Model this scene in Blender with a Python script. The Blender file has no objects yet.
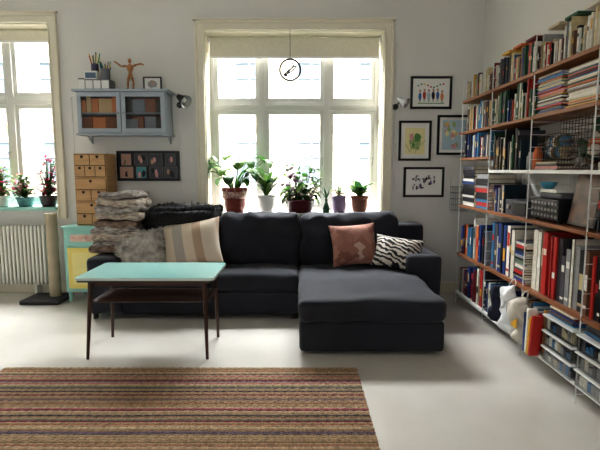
import bpy, math, random
from mathutils import Matrix, Vector, Euler, noise
R = random.Random(7)
rad = math.radians
SC = bpy.context.scene

# ---------------------------------------------------------------- materials
def lin(c):
    o = []
    for x in c:
        x = x/255.0
        o.append(x/12.92 if x <= 0.04045 else ((x+0.055)/1.055)**2.4)
    return (o[0], o[1], o[2], 1.0)

def mat(name, col, rough=0.6, var=0.0, vs=8.0, bump=0.0, bs=60.0, metal=0.0, sheen=0.0, coat=0.0, col2=None, stretch=None):
    m = bpy.data.materials.new(name); m.use_nodes = True
    nt = m.node_tree; b = nt.nodes['Principled BSDF']
    b.inputs['Base Color'].default_value = lin(col)
    b.inputs['Roughness'].default_value = rough
    b.inputs['Metallic'].default_value = metal
    if sheen: b.inputs['Sheen Weight'].default_value = sheen
    if coat: b.inputs['Coat Weight'].default_value = coat
    tc = nt.nodes.new('ShaderNodeTexCoord'); mp = nt.nodes.new('ShaderNodeMapping')
    nt.links.new(tc.outputs['Object'], mp.inputs['Vector'])
    if stretch: mp.inputs['Scale'].default_value = stretch
    if var > 0 or col2:
        n = nt.nodes.new('ShaderNodeTexNoise'); n.inputs['Scale'].default_value = vs
        n.inputs['Detail'].default_value = 4
        nt.links.new(mp.outputs[0], n.inputs['Vector'])
        r = nt.nodes.new('ShaderNodeValToRGB')
        r.color_ramp.elements[0].position = 0.3; r.color_ramp.elements[1].position = 0.7
        c2 = col2 if col2 else tuple(min(255, x*(1+var)) for x in col)
        c1 = col if col2 else tuple(x*(1-var) for x in col)
        r.color_ramp.elements[0].color = lin(c1); r.color_ramp.elements[1].color = lin(c2)
        nt.links.new(n.outputs['Fac'], r.inputs['Fac']); nt.links.new(r.outputs[0], b.inputs['Base Color'])
    if bump > 0:
        n2 = nt.nodes.new('ShaderNodeTexNoise'); n2.inputs['Scale'].default_value = bs
        n2.inputs['Detail'].default_value = 3
        nt.links.new(mp.outputs[0], n2.inputs['Vector'])
        bn = nt.nodes.new('ShaderNodeBump'); bn.inputs['Strength'].default_value = bump
        bn.inputs['Distance'].default_value = 0.01
        nt.links.new(n2.outputs['Fac'], bn.inputs['Height']); nt.links.new(bn.outputs[0], b.inputs['Normal'])
    return m

def wave_mat(name, stops, scale, dist=0.0, dscale=1.0, direction='X', rough=0.8, rot=(0, 0, 0), const=True, typ='BANDS'):
    m = bpy.data.materials.new(name); m.use_nodes = True
    nt = m.node_tree; b = nt.nodes['Principled BSDF']; b.inputs['Roughness'].default_value = rough
    tc = nt.nodes.new('ShaderNodeTexCoord'); mp = nt.nodes.new('ShaderNodeMapping')
    mp.inputs['Rotation'].default_value = rot
    w = nt.nodes.new('ShaderNodeTexWave'); w.wave_type = typ
    w.bands_direction = direction; w.inputs['Scale'].default_value = scale
    w.inputs['Distortion'].default_value = dist; w.inputs['Detail Scale'].default_value = dscale
    w.wave_profile = 'SAW' if const and dist == 0 else 'SIN'
    r = nt.nodes.new('ShaderNodeValToRGB')
    if const: r.color_ramp.interpolation = 'CONSTANT'
    e = r.color_ramp.elements
    e[0].position = stops[0][0]; e[0].color = lin(stops[0][1])
    e[1].position = stops[1][0]; e[1].color = lin(stops[1][1])
    for p, c in stops[2:]:
        k = e.new(p); k.color = lin(c)
    nt.links.new(tc.outputs['Object'], mp.inputs[0]); nt.links.new(mp.outputs[0], w.inputs['Vector'])
    nt.links.new(w.outputs['Fac'], r.inputs['Fac']); nt.links.new(r.outputs[0], b.inputs['Base Color'])
    return m

def glass_mat(name, tint=(1, 1, 1), gloss=0.06):
    m = bpy.data.materials.new(name); m.use_nodes = True
    nt = m.node_tree; nt.nodes.clear()
    o = nt.nodes.new('ShaderNodeOutputMaterial'); t = nt.nodes.new('ShaderNodeBsdfTransparent')
    g = nt.nodes.new('ShaderNodeBsdfGlossy'); x = nt.nodes.new('ShaderNodeMixShader')
    t.inputs[0].default_value = (*tint, 1); g.inputs['Roughness'].default_value = 0.03
    x.inputs[0].default_value = gloss
    nt.links.new(t.outputs[0], x.inputs[1]); nt.links.new(g.outputs[0], x.inputs[2]); nt.links.new(x.outputs[0], o.inputs[0])
    return m

# ---------------------------------------------------------------- mesh builder
class MB:
    def __init__(s):
        s.v = []; s.f = []; s.mi = []; s.sm = []; s.mats = []
    def add(s, vs, fs, m, smooth=False):
        if m not in s.mats: s.mats.append(m)
        k = s.mats.index(m); o = len(s.v)
        s.v.extend([tuple(a) for a in vs])
        for f in fs:
            s.f.append([i+o for i in f]); s.mi.append(k); s.sm.append(smooth)
    def box(s, c, d, m, rot=None):
        x, y, z = d[0]/2, d[1]/2, d[2]/2
        vs = [Vector(p) for p in ((-x,-y,-z),(x,-y,-z),(x,y,-z),(-x,y,-z),(-x,-y,z),(x,-y,z),(x,y,z),(-x,y,z))]
        if rot is not None:
            M = Euler(rot).to_matrix() if not isinstance(rot, Matrix) else rot
            vs = [M @ p for p in vs]
        C = Vector(c)
        s.add([p+C for p in vs], [(0,3,2,1),(4,5,6,7),(0,1,5,4),(1,2,6,5),(2,3,7,6),(3,0,4,7)], m)
    def bx(s, x0, x1, y0, y1, z0, z1, m):
        s.box(((x0+x1)/2, (y0+y1)/2, (z0+z1)/2), (abs(x1-x0), abs(y1-y0), abs(z1-z0)), m)
    def cyl(s, p, q, r1, r2, m, n=14, smooth=True):
        p = Vector(p); q = Vector(q); d = (q-p).normalized()
        a = d.orthogonal().normalized(); b = d.cross(a)
        vs = []
        for c, r in ((p, r1), (q, r2)):
            for i in range(n):
                t = 2*math.pi*i/n; vs.append(c + a*math.cos(t)*r + b*math.sin(t)*r)
        s.add(vs, [(i, (i+1) % n, n+(i+1) % n, n+i) for i in range(n)], m, smooth)
        s.add(vs[:n], [tuple(range(n))[::-1]], m); s.add(vs[n:], [tuple(range(n))], m)
    def lathe(s, c, prof, m, n=24, smooth=True, sx=1, sy=1):
        c = Vector(c); vs = []
        for r, z in prof:
            for i in range(n):
                t = 2*math.pi*i/n; vs.append(c+Vector((r*math.cos(t)*sx, r*math.sin(t)*sy, z)))
        fs = []
        for k in range(len(prof)-1):
            for i in range(n):
                j = (i+1) % n; fs.append((k*n+i, k*n+j, (k+1)*n+j, (k+1)*n+i))
        s.add(vs, fs, m, smooth)
    def tube(s, pts, r, m, n=7):
        pts = [Vector(p) for p in pts]; vs = []; k = len(pts)
        up = None
        for i, p in enumerate(pts):
            d = (pts[min(i+1, k-1)]-pts[max(i-1, 0)]).normalized()
            if up is None: up = d.orthogonal().normalized()
            a = (up - d*up.dot(d))
            a = a.normalized() if a.length > 1e-5 else d.orthogonal().normalized()
            up = a; b = d.cross(a)
            rr = r[i] if isinstance(r, (list, tuple)) else r
            for j in range(n):
                t = 2*math.pi*j/n; vs.append(p+a*math.cos(t)*rr+b*math.sin(t)*rr)
        fs = []
        for i in range(k-1):
            for j in range(n):
                q = (j+1) % n; fs.append((i*n+j, i*n+q, (i+1)*n+q, (i+1)*n+j))
        fs.append(tuple(range(n))[::-1]); fs.append(tuple((k-1)*n+j for j in range(n)))
        s.add(vs, fs, m, True)
    def ball(s, c, r, m, nu=14, nv=9, rot=None, nz=0.0, ns=5.0):
        c = Vector(c); r = (r, r, r) if isinstance(r, (int, float)) else r
        M = Euler(rot).to_matrix() if rot else Matrix.Identity(3)
        vs = []
        for j in range(nv+1):
            ph = math.pi*j/nv
            for i in range(nu):
                t = 2*math.pi*i/nu
                p = Vector((math.sin(ph)*math.cos(t), math.sin(ph)*math.sin(t), math.cos(ph)))
                k = 1+nz*noise.noise(p*ns+c*7)
                vs.append(c+M @ Vector((p.x*r[0]*k, p.y*r[1]*k, p.z*r[2]*k)))
        fs = []
        for j in range(nv):
            for i in range(nu):
                q = (i+1) % nu; fs.append((j*nu+i, (j+1)*nu+i, (j+1)*nu+q, j*nu+q))
        s.add(vs, fs, m, True)
    def rbox(s, c, d, r, m, n=12, puff=0.0, nz=0.0, ns=4.0, rot=None, puffy=0.0):
        c = Vector(c); h = Vector(d)/2
        M = Euler(rot).to_matrix() if rot else Matrix.Identity(3)
        idx = {}; vs = []; fs = []
        def g(a):
            t = a/n*2-1
            return math.sin(t*math.pi/2)
        def vert(i, j, k):
            key = (i, j, k)
            if key in idx: return idx[key]
            p = Vector((g(i)*h.x, g(j)*h.y, g(k)*h.z))
            q = Vector((max(-h.x+r, min(h.x-r, p.x)), max(-h.y+r, min(h.y-r, p.y)), max(-h.z+r, min(h.z-r, p.z))))
            dd = p-q
            if dd.length > 1e-7: p = q+dd.normalized()*r
            u, v, w = p.x/h.x, p.y/h.y, p.z/h.z
            if puff: p.z += puff*(1-u*u)*(1-v*v)*(1 if w > 0 else -.2)*abs(w)
            if puffy: p.y += -puffy*(1-u*u)*(1-w*w)*(1 if v < 0 else -.2)*abs(v)
            if nz:
                wp = p+c
                p += Vector((noise.noise(wp*ns), noise.noise(wp*ns+Vector((9, 0, 0))), noise.noise(wp*ns+Vector((0, 9, 0)))))*nz
            idx[key] = len(vs); vs.append(c+M @ p); return idx[key]
        for a in range(n):
            for b in range(n):
                fs.append((vert(a, b, 0), vert(a, b+1, 0), vert(a+1, b+1, 0), vert(a+1, b, 0)))
                fs.append((vert(a, b, n), vert(a+1, b, n), vert(a+1, b+1, n), vert(a, b+1, n)))
                fs.append((vert(a, 0, b), vert(a+1, 0, b), vert(a+1, 0, b+1), vert(a, 0, b+1)))
                fs.append((vert(a, n, b), vert(a, n, b+1), vert(a+1, n, b+1), vert(a+1, n, b)))
                fs.append((vert(0, a, b), vert(0, a, b+1), vert(0, a+1, b+1), vert(0, a+1, b)))
                fs.append((vert(n, a, b), vert(n, a+1, b), vert(n, a+1, b+1), vert(n, a, b+1)))
        s.add(vs, fs, m, True)
    def pillow(s, c, w, h, t, m, M, n=22, nz=0.012, seed=0):
        c = Vector(c); out = []
        for sg in (1, -1):
            vs = []
            for j in range(n+1):
                for i in range(n+1):
                    u = math.sin((i/n*2-1)*math.pi/2); v = math.sin((j/n*2-1)*math.pi/2)
                    x = u*w/2*(1-.09*(1-v*v)); y = v*h/2*(1-.09*(1-u*u))
                    e = max(0, (1-abs(u)**3)*(1-abs(v)**3))
                    z = sg*t/2*e**.55
                    z += noise.noise(Vector((x*7, y*7, seed+sg)))*nz*min(1, e*3)
                    vs.append(c+M @ Vector((x, y, z)))
            fs = []
            for j in range(n):
                for i in range(n):
                    a = j*(n+1)+i
                    f = (a, a+1, a+n+2, a+n+1); fs.append(f if sg > 0 else f[::-1])
            s.add(vs, fs, m, True); out += vs
        return out
    def leaf(s, base, az, el, L, W, droop, m, n=8, prof=0.8, fold=0.25):
        p = Vector(base); a = az; e = el; vs = []
        side = Vector((-math.sin(a), math.cos(a), 0))
        for i in range(n+1):
            t = i/n
            w = W/2*max(0.02, math.sin(math.pi*min(1, max(0.0, t*.96+.04)))**prof)
            d = Vector((math.cos(a)*math.cos(e), math.sin(a)*math.cos(e), math.sin(e)))
            nrm = side.cross(d).normalized()
            if nrm.z < 0: nrm = -nrm
            vs += [p-side*w+nrm*w*fold, p, p+side*w+nrm*w*fold]
            p = p+d*(L/n); e -= droop/n
        fs = []
        for i in range(n):
            k = i*3; fs += [(k, k+1, k+4, k+3), (k+1, k+2, k+5, k+4)]
        s.add(vs, fs, m, True)
        return p
    def fur(s, pts, nrm, cnt, L, m, w=0.004, seed=1, grav=0.5):
        r = random.Random(seed)
        for _ in range(cnt):
            i = r.randrange(len(pts)); p = Vector(pts[i])+Vector((r.uniform(-1, 1), r.uniform(-1, 1), r.uniform(-1, 1)))*0.012
            d = (nrm(p)+Vector((r.uniform(-1, 1), r.uniform(-1, 1), r.uniform(-1, .6)))*.9).normalized()
            a = d.orthogonal().normalized()*w
            l = L*r.uniform(.6, 1.2)
            q = p+d*l*.6; e = q+(d-Vector((0, 0, grav))).normalized()*l*.5
            s.add([p-a, p+a, q+a*.7, q-a*.7, e], [(0, 1, 2, 3), (3, 2, 4)], m, True)
    def clampy(s, ymax, ymin=-99, xmin=-99, xmax=99):
        s.v = [(min(max(p[0], xmin), xmax), min(max(p[1], ymin), ymax), p[2]) for p in s.v]
    def obj(s, name, bevel=0.0, parent=None, seg=2):
        me = bpy.data.meshes.new(name)
        xs = [p[0] for p in s.v]; ys = [p[1] for p in s.v]; zs = [p[2] for p in s.v]
        o = Vector(((min(xs)+max(xs))/2, (min(ys)+max(ys))/2, min(zs)))
        me.from_pydata([tuple(Vector(p)-o) for p in s.v], [], s.f)
        for m in s.mats: me.materials.append(m)
        for i, p in enumerate(me.polygons):
            p.material_index = s.mi[i]; p.use_smooth = s.sm[i]
        me.update()
        ob = bpy.data.objects.new(name, me); ob.location = o
        SC.collection.objects.link(ob)
        if bevel:
            b = ob.modifiers.new('bevel', 'BEVEL'); b.width = bevel; b.segments = seg; b.limit_method = 'ANGLE'
            b.angle_limit = rad(50)
        if parent: ob.parent = parent
        return ob

def empty(name):
    e = bpy.data.objects.new(name, None); SC.collection.objects.link(e); return e

# ---------------------------------------------------------------- shared mats
M_wall = mat('wall_paint', (220, 217, 211), .75, var=.012, vs=1.5, bump=.04, bs=120)
M_ceil = mat('ceiling_paint', (238, 237, 233), .8)
M_trim = mat('cream_trim_paint', (228, 220, 200), .4, var=.01)
M_frame = mat('window_white_paint', (206, 206, 200), .4)
M_glass = glass_mat('window_glass', (.97, .98, .98), .04)
M_white = mat('white_lacquer', (235, 234, 230), .4)
M_wire = mat('white_powder_coat', (225, 225, 222), .4)
M_oak = mat('oak_wood', (158, 104, 66), .5, vs=5, col2=(128, 80, 50), stretch=(12, 1, 12))
M_dark = mat('black_plastic', (22, 22, 24), .4)
M_blackframe = mat('black_frame_paint', (14, 14, 16), .35)
M_teak = mat('dark_teak_wood', (72, 40, 26), .35, vs=4, col2=(46, 26, 18), stretch=(1, 12, 12))
M_mint = mat('mint_paint', (156, 208, 196), .35)
M_mint_top = mat('mint_laminate', (152, 200, 194), .15, coat=.4)
M_yellow = mat('yellow_paint', (236, 216, 122), .45)
M_ply = mat('birch_plywood', (198, 160, 114), .55, vs=4, col2=(178, 140, 96), stretch=(1, 1, 10))
M_metal = mat('brushed_metal', (160, 160, 160), .3, metal=1)
M_soil = mat('potting_soil', (45, 32, 24), .95)
M_paper = mat('paper', (236, 234, 228), .8)
M_page = mat('book_pages', (222, 212, 190), .85, stretch=(1, 60, 1), var=.06, vs=6)

def floor_mat():
    m = mat('painted_floorboards', (216, 213, 206), .17, bump=.03, bs=8)
    nt = m.node_tree; b = nt.nodes['Principled BSDF']
    tc = nt.nodes.new('ShaderNodeTexCoord')
    n = nt.nodes.new('ShaderNodeTexNoise'); n.inputs['Scale'].default_value = 1.3
    n.inputs['Detail'].default_value = 6
    r = nt.nodes.new('ShaderNodeValToRGB')
    r.color_ramp.elements[0].color = lin((200, 195, 186)); r.color_ramp.elements[1].color = lin((214, 210, 202))
    r.color_ramp.elements[0].position = .35; r.color_ramp.elements[1].position = .65
    nt.links.new(tc.outputs['Object'], n.inputs['Vector']); nt.links.new(n.outputs['Fac'], r.inputs['Fac'])
    nt.links.new(r.outputs[0], b.inputs['Base Color'])
    return m
M_floor = floor_mat()

# ---------------------------------------------------------------- room shell
WY = 5.65; WT = 0.36; CEIL = 3.80; LX = -5.45; RX = 2.14; BY = -2.6
mb = MB(); mb.bx(LX-.2, RX+.2, BY, WY+WT, -.2, 0, M_floor); mb.obj('floor')
mb = MB(); mb.bx(LX-.2, RX+.2, BY, WY+WT, CEIL, CEIL+.2, M_ceil); mb.obj('ceiling')
mb = MB(); mb.bx(LX-.2, LX, BY, WY, 0, CEIL, M_wall); mb.obj('wall_left')
mb = MB(); mb.bx(RX, RX+.2, BY, WY, 0, CEIL, M_wall); mb.obj('wall_right')
# wall behind the viewpoint, with an opening added to let in fill light
FILL_OPENING = (-2.9, .1, .95, 3.05)
mb = MB(); mb.bx(LX-.2, FILL_OPENING[0], BY-.2, BY, 0, CEIL, M_wall); mb.bx(FILL_OPENING[1], RX+.2, BY-.2, BY, 0, CEIL, M_wall)
mb.bx(FILL_OPENING[0], FILL_OPENING[1], BY-.2, BY, 0, FILL_OPENING[2], M_wall); mb.bx(FILL_OPENING[0], FILL_OPENING[1], BY-.2, BY, FILL_OPENING[3], CEIL, M_wall); mb.obj('wall_front')
mb = MB()
for k in range(5):
    x = FILL_OPENING[0]+(FILL_OPENING[1]-FILL_OPENING[0])*k/4; mb.bx(x-.03, x+.03, BY-.16, BY-.10, FILL_OPENING[2], FILL_OPENING[3], M_frame)
for z in (FILL_OPENING[2]+.03, 2.35, FILL_OPENING[3]-.03): mb.bx(FILL_OPENING[0], FILL_OPENING[1], BY-.155, BY-.105, z-.03, z+.03, M_frame)
mb.obj('window_3')  # bars across the added fill-light opening, out of view
W1 = (-1.12, .985, .95, 3.11); W2 = (-5.03, -2.92, 1.02, 3.19)
mb = MB()
mb.bx(LX-.2, W2[0], WY, WY+WT, 0, CEIL, M_wall)
mb.bx(W2[1], W1[0], WY, WY+WT, 0, CEIL, M_wall)
mb.bx(W1[1], RX+.2, WY, WY+WT, 0, CEIL, M_wall)
for w in (W1, W2):
    mb.bx(w[0], w[1], WY, WY+WT, 0, w[2], M_wall); mb.bx(w[0], w[1], WY, WY+WT, w[3], CEIL, M_wall)
    x0, x1, z0, z1 = w; gy = WY+.27
    mb.bx(x0, x0+.012, WY, gy, z0+.04, z1, M_trim); mb.bx(x1-.012, x1, WY, gy, z0+.04, z1, M_trim)
    mb.bx(x0, x1, WY, gy, z1-.012, z1, M_trim)
mb.obj('wall_back')

def window(w, wi):
    x0, x1, z0, z1 = w; gy = WY+.27; cx = (x0+x1)/2
    mb = MB(); F = M_frame
    fw = .06; zt = z0+1.33
    mb.bx(x0+.012, x0+fw, gy, gy+.08, z0+.04, z1-.012, F); mb.bx(x1-fw, x1-.012, gy, gy+.08, z0+.04, z1-.012, F)
    mb.bx(x0+fw, x1-fw, gy, gy+.08, z1-fw, z1-.012, F); mb.bx(x0+fw, x1-fw, gy, gy+.08, z0+.04, z0+.09, F)
    m1, m2 = cx-.40, cx+.40
    for mx in (m1, m2): mb.bx(mx-.035, mx+.035, gy-.01, gy+.08, z0+.09, z1-fw, F)
    cols = [(x0+fw, m1-.035), (m1+.035, m2-.035), (m2+.035, x1-fw)]
    for a, b in cols:
        mb.bx(a, b, gy-.015, gy+.08, zt-.045, zt+.045, F)
        mb.bx(a, b, gy-.03, gy-.015, zt-.02, zt+.02, F)
    for a, b in cols:
        for c, d in ((z0+.09, zt-.045), (zt+.045, z1-fw)):
            sw = .048; y0, y1 = gy+.015, gy+.06
            mb.bx(a, a+sw, y0, y1, c, d, F); mb.bx(b-sw, b, y0, y1, c, d, F)
            mb.bx(a+sw, b-sw, y0, y1, c, c+sw+.01, F); mb.bx(a+sw, b-sw, y0, y1, d-sw, d, F)
            mb.bx(a+sw, b-sw, gy+.035, gy+.04, c+sw, d-sw, M_glass)
        mb.cyl((b-.02, gy, z0+.7), (b-.02, gy-.03, z0+.7), .008, .008, M_metal, 8)
        mb.bx(b-.026, b-.014, gy-.036, gy-.026, z0+.6, z0+.71, M_metal)
    mb.obj('window_%d' % wi, bevel=.004)
    mb = MB(); cw = .105
    for (a, b, s) in ((x0-cw, x0, 1), (x1, x1+cw, -1)):
        mb.bx(a, b, WY-.028, WY, z0-.1, z1+cw, M_trim)
        o = a if s > 0 else b
        mb.bx(min(o, o+s*.03), max(o, o+s*.03), WY-.045, WY-.028, z0-.1, z1+cw, M_trim)
        i = b if s > 0 else a
        mb.bx(min(i, i-s*.02), max(i, i-s*.02), WY-.038, WY-.028, z0-.1, z1, M_trim)
    mb.bx(x0, x1, WY-.028, WY, z1, z1+cw, M_trim)
    mb.bx(x0-cw, x1+cw, WY-.045, WY-.028, z1+cw-.03, z1+cw, M_trim)
    mb.bx(x0-cw-.015, x1+cw+.015, WY-.055, WY, z1+cw, z1+cw+.02, M_trim)
    mb.bx(x0, x1, WY-.038, WY-.028, z1, z1+.02, M_trim)
    mb.obj('trim_%d' % wi, bevel=.004)

window(W1, 1); window(W2, 2)
mb = MB(); mb.bx(W1[0]+.002, W1[1]-.002, WY-.07, WY+.268, .95, .985, M_white); mb.obj('window_sill', bevel=.006)
mb = MB(); mb.bx(W2[0]+.002, W2[1]-.002, WY-.09, WY+.268, 1.02, 1.056, M_mint); mb.obj('window_sill', bevel=.006)
M_blind = mat('blind_fabric', (222, 216, 198), .8, var=.02, vs=30)
for w, z in ((W1, .25), (W2, .15)):
    mb = MB()
    mb.cyl((w[0]+.03, WY+.20, w[3]-.05), (w[1]-.03, WY+.20, w[3]-.05), .028, .028, M_blind, 20)
    mb.bx(w[0]+.04, w[1]-.04, WY+.171, WY+.174, w[3]-z, w[3]-.05, M_blind)
    mb.bx(w[0]+.04, w[1]-.04, WY+.166, WY+.18, w[3]-z-.025, w[3]-z, M_white)
    mb.bx(w[0]+.013, w[0]+.03, WY+.17, WY+.23, w[3]-.09, w[3]-.013, M_white)
    mb.bx(w[1]-.03, w[1]-.013, WY+.17, WY+.23, w[3]-.09, w[3]-.013, M_white)
    mb.obj('roller_blind')
mb = MB(); mb.bx(LX, RX, WY-.018, WY, 0, .13, M_trim); mb.bx(LX, RX, WY-.026, WY-.018, 0, .03, M_trim); mb.obj('baseboard_back', bevel=.004)
mb = MB(); mb.bx(RX-.018, RX, BY, WY-.03, 0, .13, M_trim); mb.obj('baseboard_right', bevel=.004)
mb = MB(); mb.bx(LX, LX+.018, BY, WY-.03, 0, .13, M_trim); mb.obj('baseboard_left', bevel=.004)

# ---------------------------------------------------------------- building opposite
M_fac = mat('facade_render', (240, 226, 200), .9, var=.03, vs=.6)
M_fac2 = mat('facade_brick', (212, 170, 128), .9, var=.06, vs=3)
M_fwin = mat('facade_window_glass', (112, 124, 130), .3)
M_fframe = mat('facade_window_frame', (240, 238, 232), .6)
mb = MB(); FY = 21.0
mb.bx(-26, 26, FY, FY+1, -9, 14, M_fac)
for lv in range(-3, 4):
    z = lv*3.4+1.0
    mb.bx(-26, 26, FY-.12, FY, z-1.15, z-.95, M_fac2 if lv % 2 else M_fframe)
    for k in range(-9, 10):
        x = k*2.7+.5
        if x < -7: x -= .4
        mb.bx(x-.62, x+.62, FY-.05, FY, z-.1, z+1.75, M_fwin)
        mb.bx(x-.78, x-.60, FY-.12, FY, z-.25, z+1.95, M_fframe); mb.bx(x+.60, x+.78, FY-.12, FY, z-.25, z+1.95, M_fframe)
        mb.bx(x-.6, x+.6, FY-.12, FY, z+1.72, z+1.95, M_fframe); mb.bx(x-.85, x+.85, FY-.2, FY, z-.28, z-.1, M_fframe)
        mb.bx(x-.04, x+.04, FY-.09, FY, z-.1, z+1.72, M_fframe); mb.bx(x-.6, x+.6, FY-.09, FY, z+1.05, z+1.13, M_fframe)
mb.obj('apartment_building_facade')
mb = MB(); mb.bx(-26, 26, WY+WT+.6, FY, -9.2, -9, mat('street_asphalt', (110, 110, 112), .9, var=.1)); mb.obj('street_ground')

# ---------------------------------------------------------------- sofa
M_sofa = mat('charcoal_upholstery', (37, 38, 46), .9, var=.12, vs=3, bump=.35, bs=350, sheen=.08)
M_sofa_d = mat('sofa_leg_dark', (18, 16, 15), .5)
sofa = empty('sectional_sofa')
def part(name, c, d, r, n=14, **k):
    b = MB(); b.rbox(c, d, r, M_sofa, n=n, **k); return b.obj(name, parent=sofa)
def part_x(name, x0, x1, y0, y1, z0, z1, r, n=14, **k):
    return part(name, ((x0+x1)/2, (y0+y1)/2, (z0+z1)/2), (x1-x0, y1-y0, z1-z0), r, n, **k)
part_x('back_frame', -2.14, 1.40, 5.22, 5.50, .05, .90, .05, n=20, nz=.004)
part_x('left_arm', -2.14, -1.79, 4.56, 5.30, .05, .63, .05, nz=.006)
part_x('right_arm', 1.06, 1.42, 4.56, 5.30, .05, .66, .06, nz=.010)
part_x('seat_base', -1.80, 0.02, 4.57, 5.25, .05, .29, .03, nz=.003)
part_x('chaise_base', -.005, 1.17, 3.64, 5.25, .03, .285, .035, n=18, nz=.006)
part_x('seat_cushion_1', -1.785, -.90, 4.55, 5.18, .285, .47, .055, n=20, puff=.025, nz=.014, ns=6)
part_x('seat_cushion_2', -.895, -.01, 4.55, 5.18, .285, .47, .055, n=20, puff=.025, nz=.014, ns=6)
part_x('chaise_cushion', -.012, 1.185, 3.61, 5.18, .275, .47, .06, n=30, puff=.02, nz=.02, ns=5)
for i, (a, b) in enumerate(((-1.80, -.90), (-.89, -.01), (0, 1.08))):
    part_x('back_cushion_%d' % (i+1), a, b, 5.00, 5.26, .45, 1.03, .09, n=26, puffy=.05, nz=.035, ns=7, rot=(rad(-6), 0, 0))
for i, (x, y) in enumerate(((-2.08, 4.62), (-2.08, 5.42), (-.05, 4.62), (.06, 3.76), (1.09, 3.76), (1.3, 5.4), (1.30, 4.66))):
    b = MB(); b.cyl((x, y, 0), (x, y, .08), .025, .03, M_sofa_d, 12); b.obj('leg_%d' % (i+1), parent=sofa)

# cushions
def lean(yaw, tilt, roll=0):
    return (Matrix.Rotation(rad(yaw), 3, 'Z') @ Matrix.Rotation(rad(90-tilt), 3, 'X') @ Matrix.Rotation(rad(roll), 3, 'Z'))
M_pb = wave_mat('beige_band_fabric', [(0, (200, 184, 164)), (.12, (176, 150, 128)), (.22, (206, 192, 174)), (.40, (190, 166, 144)), (.52, (206, 194, 178)), (.66, (146, 140, 138)), (.74, (196, 180, 160)), (.88, (166, 156, 148))], .36, direction='X', rot=(0, rad(14), 0))
b = MB(); b.pillow((-1.12, 4.80, .74), .62, .50, .20, M_pb, lean(-4, 24, 10), seed=2); b.obj('throw_pillow')
M_pf = mat('grey_faux_fur', (176, 170, 162), .95, var=.2, vs=16)
b = MB(); Mx = lean(8, 28, 6); pts = b.pillow((-1.64, 4.74, .68), .48, .42, .18, M_pf, Mx, seed=5)
cc = Vector((-1.64, 4.74, .68))
b.fur(pts, lambda p: (p-cc).normalized(), 4200, .035, M_pf, w=.0035, seed=3); b.obj('furry_pillow')
def patch_mat():
    m = bpy.data.materials.new('terracotta_patchwork'); m.use_nodes = True; nt = m.node_tree; p = nt.nodes['Principled BSDF']
    p.inputs['Roughness'].default_value = .85
    tc = nt.nodes.new('ShaderNodeTexCoord'); mp = nt.nodes.new('ShaderNodeMapping'); mp.inputs['Rotation'].default_value = (0, rad(40), 0)
    v = nt.nodes.new('ShaderNodeTexVoronoi'); v.distance = 'CHEBYCHEV'; v.inputs['Scale'].default_value = 10; v.inputs['Randomness'].default_value = .8
    s = nt.nodes.new('ShaderNodeSeparateColor'); r = nt.nodes.new('ShaderNodeValToRGB'); r.color_ramp.interpolation = 'CONSTANT'
    e = r.color_ramp.elements; e[0].color = lin((150, 104, 90)); e[1].position = .35; e[1].color = lin((170, 124, 108))
    k = e.new(.6); k.color = lin((128, 84, 72)); k = e.new(.75); k.color = lin((158, 112, 98)); k = e.new(.9); k.color = lin((190, 162, 148))
    nt.links.new(tc.outputs['Object'], mp.inputs[0]); nt.links.new(mp.outputs[0], v.inputs['Vector']); nt.links.new(v.outputs['Color'], s.inputs[0])
    nt.links.new(s.outputs[0], r.inputs[0]); nt.links.new(r.outputs[0], p.inputs['Base Color']); return m
b = MB(); b.pillow((.57, 4.88, .715), .50, .46, .17, patch_mat(), lean(3, 24, 4), seed=8); b.obj('throw_pillow')
M_zb = wave_mat('zebra_fabric', [(0, (30, 29, 30)), (.5, (208, 200, 188))], 8.5, dist=7, dscale=1.4, direction='DIAGONAL')
b = MB(); b.pillow((1.01, 4.76, .65), .50, .36, .16, M_zb, lean(-12, 34, -8), seed=9); b.obj('throw_pillow')

# blankets heap on the arm
M_k1 = mat('grey_knit', (186, 178, 170), .95, vs=16, col2=(88, 78, 76), bump=.6, bs=90, stretch=(1, 1, 2.4))
M_k2 = mat('cream_knit', (204, 192, 176), .95, vs=20, col2=(126, 110, 100), bump=.6, bs=90, stretch=(1, 1, 2.4))
M_k3 = mat('brown_stripe_knit', (152, 128, 110), .95, vs=18, col2=(78, 62, 56), bump=.6, bs=90)
b = MB(); z = .635
for i, (w, h, dx, m) in enumerate(((.46, .085, -.03, M_k3), (.48, .07, 0, M_k1), (.48, .075, .01, M_k2), (.50, .08, -.01, M_k1), (.46, .06, .0, M_k3), (.48, .075, .02, M_k2), (.46, .08, .01, M_k1), (.44, .075, .03, M_k2), (.38, .06, .03, M_k1))):
    b.rbox((-1.90+dx, 4.98+R.uniform(-.02, .03), z+h/2), (w, .46, h), h*.46, m, n=18, nz=.035, ns=6, puff=.012, rot=(R.uniform(-.05, .05), R.uniform(-.08, .08), R.uniform(-.15, .15)))
    z += h*.93
b.obj('folded_blankets')
M_bf = mat('black_fur', (18, 16, 17), .85, var=.3, vs=30)
b = MB()
n0 = len(b.v); b.rbox((-1.27, 5.17, 1.03), (.72, .42, .14), .065, M_bf, n=18, nz=.05, ns=5)
pts = [Vector(p) for p in b.v[n0:]]
n0 = len(b.v); b.rbox((-1.27, 4.935, .93), (.72, .09, .26), .04, M_bf, n=16, nz=.04, ns=5); pts += [Vector(p) for p in b.v[n0:]]
c2 = Vector((-1.27, 5.15, .95)); b.fur(pts, lambda p: (p-c2).normalized(), 7000, .028, M_bf, w=.004, seed=4); b.obj('fur_throw')

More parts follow.
